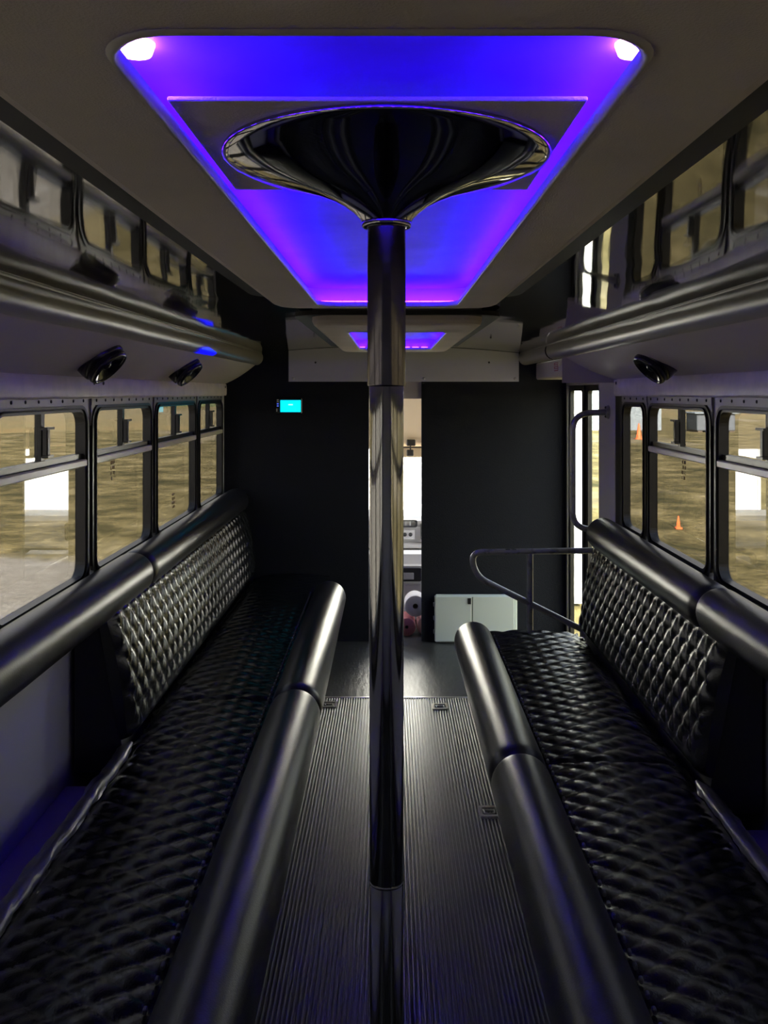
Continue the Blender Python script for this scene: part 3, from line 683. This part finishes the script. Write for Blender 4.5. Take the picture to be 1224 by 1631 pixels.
m = MB(); m.tube([(.748, 4.70, 0), (.748, 4.70, Z(-.86))], .0165, 16); obj('post', m, 'rail_tube', st)
m = MB(); m.tube([(1.03, 4.70, Z(-1.27)), (1.03, 4.70, 0)], .0165, 16); obj('post', m, 'rail_tube', st)
rd = random.Random(4)
m = MB()
for k in range(9):
    x = .55+rd.random()*.42; a0 = math.radians(60+rd.random()*30); l = .012+rd.random()*.03
    rows = [[(xx_, 4.70-math.cos(a)*.0171, Z(-.852)+math.sin(a)*.0171) for a in (a0-.3, a0-.1, a0+.2)] for xx_ in (x, x+l*.5, x+l)]
    m.grid(rows)
tag(obj('paint_chips', m, 'rail_chip', rt), 'chipped dark patches on the top rail', kind='stuff')

# ------------------------------------------------------------------ white floor cabinet at the partition
cb = thing('white_floor_cabinet', (.567, YP, 0), 'low pale cabinet with two doors against the foot of the partition', 'cabinet')
m = MB(); m.box(.295, .845, YP-.045, YP-.001, .002, .318, .012); obj('body', m, 'cabinet_white', cb)
for a, c in ((.297, .540), (.545, .822)):
    m = MB(); m.box(a, c, YP-.056, YP-.045, .012, .312, .004); d = obj('door', m, 'cabinet_white', cb)
    if a < .4:
        m = MB(); m.box(.514, .536, YP-.062, YP-.056, .262, .302, .002); obj('latch', m, 'frame_black', d)
for k in range(3):
    m = MB(); m.box(.286, .295, YP-.035, YP-.012, .06+.09*k, .085+.09*k, .002); obj('hinge', m, 'screw_bright', cb)

# ------------------------------------------------------------------ driver cab seen through the doorway
m = MB(); m.box(-1.0, 1.05, YP+.1, 7.5, -.10, -.0); struct('floor_cab', m, 'floor_vinyl', 'dark floor of the driver cab beyond the doorway', 'floor')
hl = MB(); rows = []
for y, h in ((YP+.05, -.02), (6.2, -.03), (6.5, -.10), (6.8, -.24), (7.05, -.40), (7.12, -.46)):
    rows.append([(-1.0+2.05*i/8, y, Z(h)) for i in range(9)])
hl.grid(rows); struct('ceiling_cab', hl, 'cab_tan', 'tan headliner of the driver cab', 'ceiling')
m = MB(); m.grid([[(-1.0, y, Z(h)), (1.05, y, Z(h))] for y, h in ((YP+.1, .05), (6.2, .04), (6.5, -.04), (6.8, -.18), (7.05, -.35), (7.18, -.43))]); m.box(-1.0, -.93, YP+.1, 7.7, -.6, Z(-1.0)); m.box(.98, 1.05, YP+.1, 7.7, -.6, Z(-1.0)); m.box(-.95, 1.0, 7.7, 8.8, -.6, Z(-1.30))
for x in (-.97, 1.01): m.tube([(x, 7.15, Z(-.44)), (x, 7.75, Z(-1.0))], .045, 8)
m.prism([(7.70, Z(-1.30)), (7.70, Z(-1.06)), (8.0, Z(-1.12)), (8.5, Z(-1.20)), (8.75, Z(-1.27)), (8.8, Z(-1.30))], 'x', -.85, .90)
struct('wall_cab', m, 'body_white', 'white outer body, pillars and hood of the driver cab', 'vehicle body')
ws = struct_root('window_%d' % (WN[0]+1), (0, 7.4, Z(-1)), 'windshield of the driver cab seen through the doorway', 'window')
m = MB(); m.add([(-.95, 7.13, Z(-.46)), (1.0, 7.13, Z(-.46)), (1.0, 7.70, Z(-1.02)), (-.95, 7.70, Z(-1.02))], [(0, 1, 2, 3)]); obj('pane', m, 'glass_clear', ws)
vz = thing('sun_visor', (.3, 7.05, Z(-.45)), 'folded sun visor under the tan headliner', 'sun visor')
m = MB(); m.box(.02, .62, 7.02, 7.06, Z(-.52), Z(-.435), .01); obj('visor_panel', m, 'cab_tan', vz)
m = MB(); m.tube([(.0, 7.01, Z(-.437)), (.64, 7.01, Z(-.437))], .006, 8); obj('visor_rod', m, 'cab_dark', vz)
mr = thing('mirror_mount', (.17, 6.98, Z(-.5)), 'dark mirror bracket in front of the sun visor', 'bracket')
m = MB(); m.box(.13, .20, 6.96, 7.0, Z(-.425), Z(-.375), .006); obj('upper_block', m, 'cab_dark', mr)
m = MB(); m.box(.13, .185, 6.96, 7.0, Z(-.505), Z(-.455), .006); obj('lower_block', m, 'cab_dark', mr)
m = MB(); m.tube([(.16, 6.98, Z(-.46)), (.16, 6.98, Z(-.41))], .006, 8); obj('stem', m, 'cab_dark', mr)
da = thing('dashboard', (.1, 7.1, .4), 'pale grey dashboard with vents below the windshield', 'dashboard')
pr = [(7.72, Z(-1.03)), (7.30, Z(-1.00)), (7.05, Z(-.99)), (6.98, Z(-1.02)), (6.96, Z(-1.06)), (7.00, Z(-1.19)), (6.92, Z(-1.21)), (6.92, Z(-1.225)), (7.05, Z(-1.25)), (7.72, Z(-1.25))]
m = MB(); m.prism(pr, 'x', -.93, .98); obj('dash_body', m, 'cab_grey', da)
m = MB(); m.ring(rrect(.03, .215, Z(-1.065), Z(-1.005), .02, 5), rrect(.045, .200, Z(-1.055), Z(-1.015), .015, 5), 'y', 6.93, 6.97); v1 = obj('vent', m, 'cab_dark', da)
for k in range(4):
    q = MB(); q.box(.05+.035*k, .056+.035*k, 6.94, 6.965, Z(-1.053), Z(-1.017)); obj('vent_fin', q, 'cab_light', v1)
m = MB(); m.box(.06, .195, 6.955, 6.985, Z(-1.165), Z(-1.085), .006); rp = obj('control_panel', m, 'cab_light', da)
for k in range(2):
    q = MB(); q.lathe([(0, .022), (.013, .020), (.016, 0)], (.115+.045*k, 6.955, Z(-1.125)), (0, -1, 0), 16); obj('knob', q, 'cab_dark', rp)
m = MB(); m.ring(rrect(.24, .32, Z(-1.17), Z(-1.03), .02, 5), rrect(.253, .307, Z(-1.157), Z(-1.043), .015, 5), 'y', 6.94, 6.98); obj('vent', m, 'cab_dark', da)
en = thing('engine_cover', (.1, 6.6, 0), 'pale engine cover with a dark open storage pocket between the cab seats', 'engine cover')
pr = [(6.36, .02), (6.36, .27), (6.40, .40), (6.44, .48), (6.52, .495), (6.90, .40), (6.90, .02)]
def hole_face():
    m = MB(); m.prism([(p[0], p[1]) for p in pr], 'x', -.25, .42); return m
obj('cover_body', hole_face(), 'cab_light', en)
m = MB(); m.ring(rrect(.03, .245, .285, .415, .025, 5), rrect(.045, .230, .300, .400, .02, 5), 'y', 6.33, 6.42); pk = obj('pocket_rim', m, 'cab_grey', en)
m = MB(); m.box(.045, .230, 6.345, 6.36, .300, .400); obj('pocket_floor', m, 'cab_dark', pk)
m = MB(); m.box(.08, .17, 6.335, 6.345, .315, .365, .004); obj('pocket_insert', m, 'cab_grey', pk)
def roll(name, x, y, z, r, hr, ln, axis, mtl, core, label):
    t = thing(name, (x, y, z-r), label, 'roll'); a = Vector(axis).normalized(); o = Vector((x, y, z))
    m = MB(); m.lathe([(hr, 0), (r*.94, 0), (r, .008), (r, ln-.008), (r*.94, ln), (hr, ln), (hr, 0)], o, a, 32); obj('wrap', m, mtl, t)
    m = MB(); m.lathe([(hr, .004), (hr*.85, .006), (hr*.85, ln-.004), (hr, ln-.002)], o, a, 20); m.lathe([(0, .03), (hr*.85, .03)], o, a, 20); obj('core', m, core, t)
roll('paper_roll', .172, 6.02, .200, .074, .018, .16, (0, 1, 0), 'paper_white', 'bark', 'white paper roll with a dark core on the cab floor beyond the doorway')
roll('fabric_roll', .113, 6.00, .062, .062, .012, .20, (0, 1, 0), 'roll_red', 'cab_dark', 'dull red roll lying on the cab floor beside the doorway')
roll('tape_roll', .243, 6.02, .062, .062, .02, .16, (0, 1, 0), 'roll_pink', 'cab_dark', 'pale pink roll behind the red roll on the cab floor')

# ------------------------------------------------------------------ outside: added light-bouncing trailer ahead, shed, cones, crate, trees
tr = thing('bounce_trailer', (0, 13, GZ), 'made-up white box trailer added ahead to send bright light through the windshield', 'reflector')  # stand-in trailer, added to bounce sunlight in through the windshield
m = MB(); m.box(-1.88, 2.215, 10.2, 16.0, GZ+.08, Z(.75)); obj('bounce_box', m, 'bounce_white', tr)
m = MB(); m.ring([(-1.9, GZ+.06), (2.225, GZ+.06), (2.225, Z(.78)), (-1.9, Z(.78))], [(-1.87, GZ+.12), (2.195, GZ+.12), (2.195, Z(.70)), (-1.87, Z(.70))], 'y', 10.16, 10.24); obj('bounce_frame', m, 'bounce_trim', tr)
for x in (-1.6, 1.7):
    m = MB(); m.lathe([(0, -.12), (.2, -.12), (.36, -.10), (.38, 0), (.36, .10), (.2, .12), (0, .12)], (x, 13.5, GZ+.38), (1, 0, 0), 28); obj('bounce_wheel', m, 'tyre', tr)
sh = thing('metal_shed', (15, 60, GZ), 'pale grey metal shed standing far off beyond the entry door', 'shed')
m = MB(); m.box(11.5, 17.9, 58, 66, GZ, Z(1.2)); obj('wall', m, 'shed', sh)
m = MB(); m.prism([(11.2, Z(1.2)), (18.2, Z(1.2)), (14.7, Z(2.4))], 'y', 57.7, 66.3); obj('roof', m, 'shed_dark', sh)
m = MB(); m.box(14.6, 15.6, 57.9, 58.05, GZ, Z(-.3)); obj('door', m, 'shed_dark', sh)
m = MB(); m.box(12.2, 12.9, 57.9, 58.05, Z(-1.2), Z(-.2)); obj('window', m, 'shed_dark', sh)
def cone(x, y, h, label):
    t = thing('traffic_cone', (x, y, GZ), label, 'traffic cone', 'orange cones on the lot')
    m = MB(); m.lathe([(h*.20, .03), (h*.17, h*.10), (h*.04, h*.97), (0, h)], (x, y, GZ), (0, 0, 1), 20); obj('cone_body', m, 'cone_orange', t)
    m = MB(); m.box(x-h*.24, x+h*.24, y-h*.24, y+h*.24, GZ, GZ+.03, .006); obj('base', m, 'cone_orange', t)
cone(5.28, 16.1, .24, 'small orange cone on the grass behind the second right window')
cone(13.3, 47.0, .85, 'larger far orange cone seen through the narrow right window')
cr_ = thing('utility_crate', (20.3, 56, GZ), 'grey utility box on the lot right of the metal shed', 'crate')
m = MB(); m.box(19.2, 21.6, 55, 57, GZ+.1, GZ+1.15, .04); obj('box', m, 'shed_dark', cr_)
m = MB(); m.box(19.0, 21.8, 54.8, 57.2, GZ+1.15, GZ+1.25, .03); obj('lid', m, 'shed', cr_)
for x in (19.4, 21.4):
    m = MB(); m.box(x-.15, x+.15, 55, 57, GZ, GZ+.1); obj('skid', m, 'bark', cr_)
# dark tree line along the horizon
def hedge(p, q, label):
    m = MB(); n = 90; rows = []
    for k in range(6):
        a = math.pi*k/5; row = []
        for i in range(n+1):
            t = i/n; x = p[0]+(q[0]-p[0])*t; y = p[1]+(q[1]-p[1])*t; hh = 8+4*fbm(x, y, 1, .08)
            row.append((x+math.cos(a)*5*.4, y+math.cos(a)*5+fbm(x, y, k, .4), GZ+math.sin(a)*hh*(1+.2*fbm(x, k, y, .5))))
        rows.append(row)
    m.grid(rows); tag(obj('tree_line', m, 'leaf'), label, 'trees', kind='stuff')
hedge((-230, 70), (-10, 170), 'dark tree line along the horizon on the left')
hedge((20, 190), (200, 120), 'dark tree line along the horizon on the right')
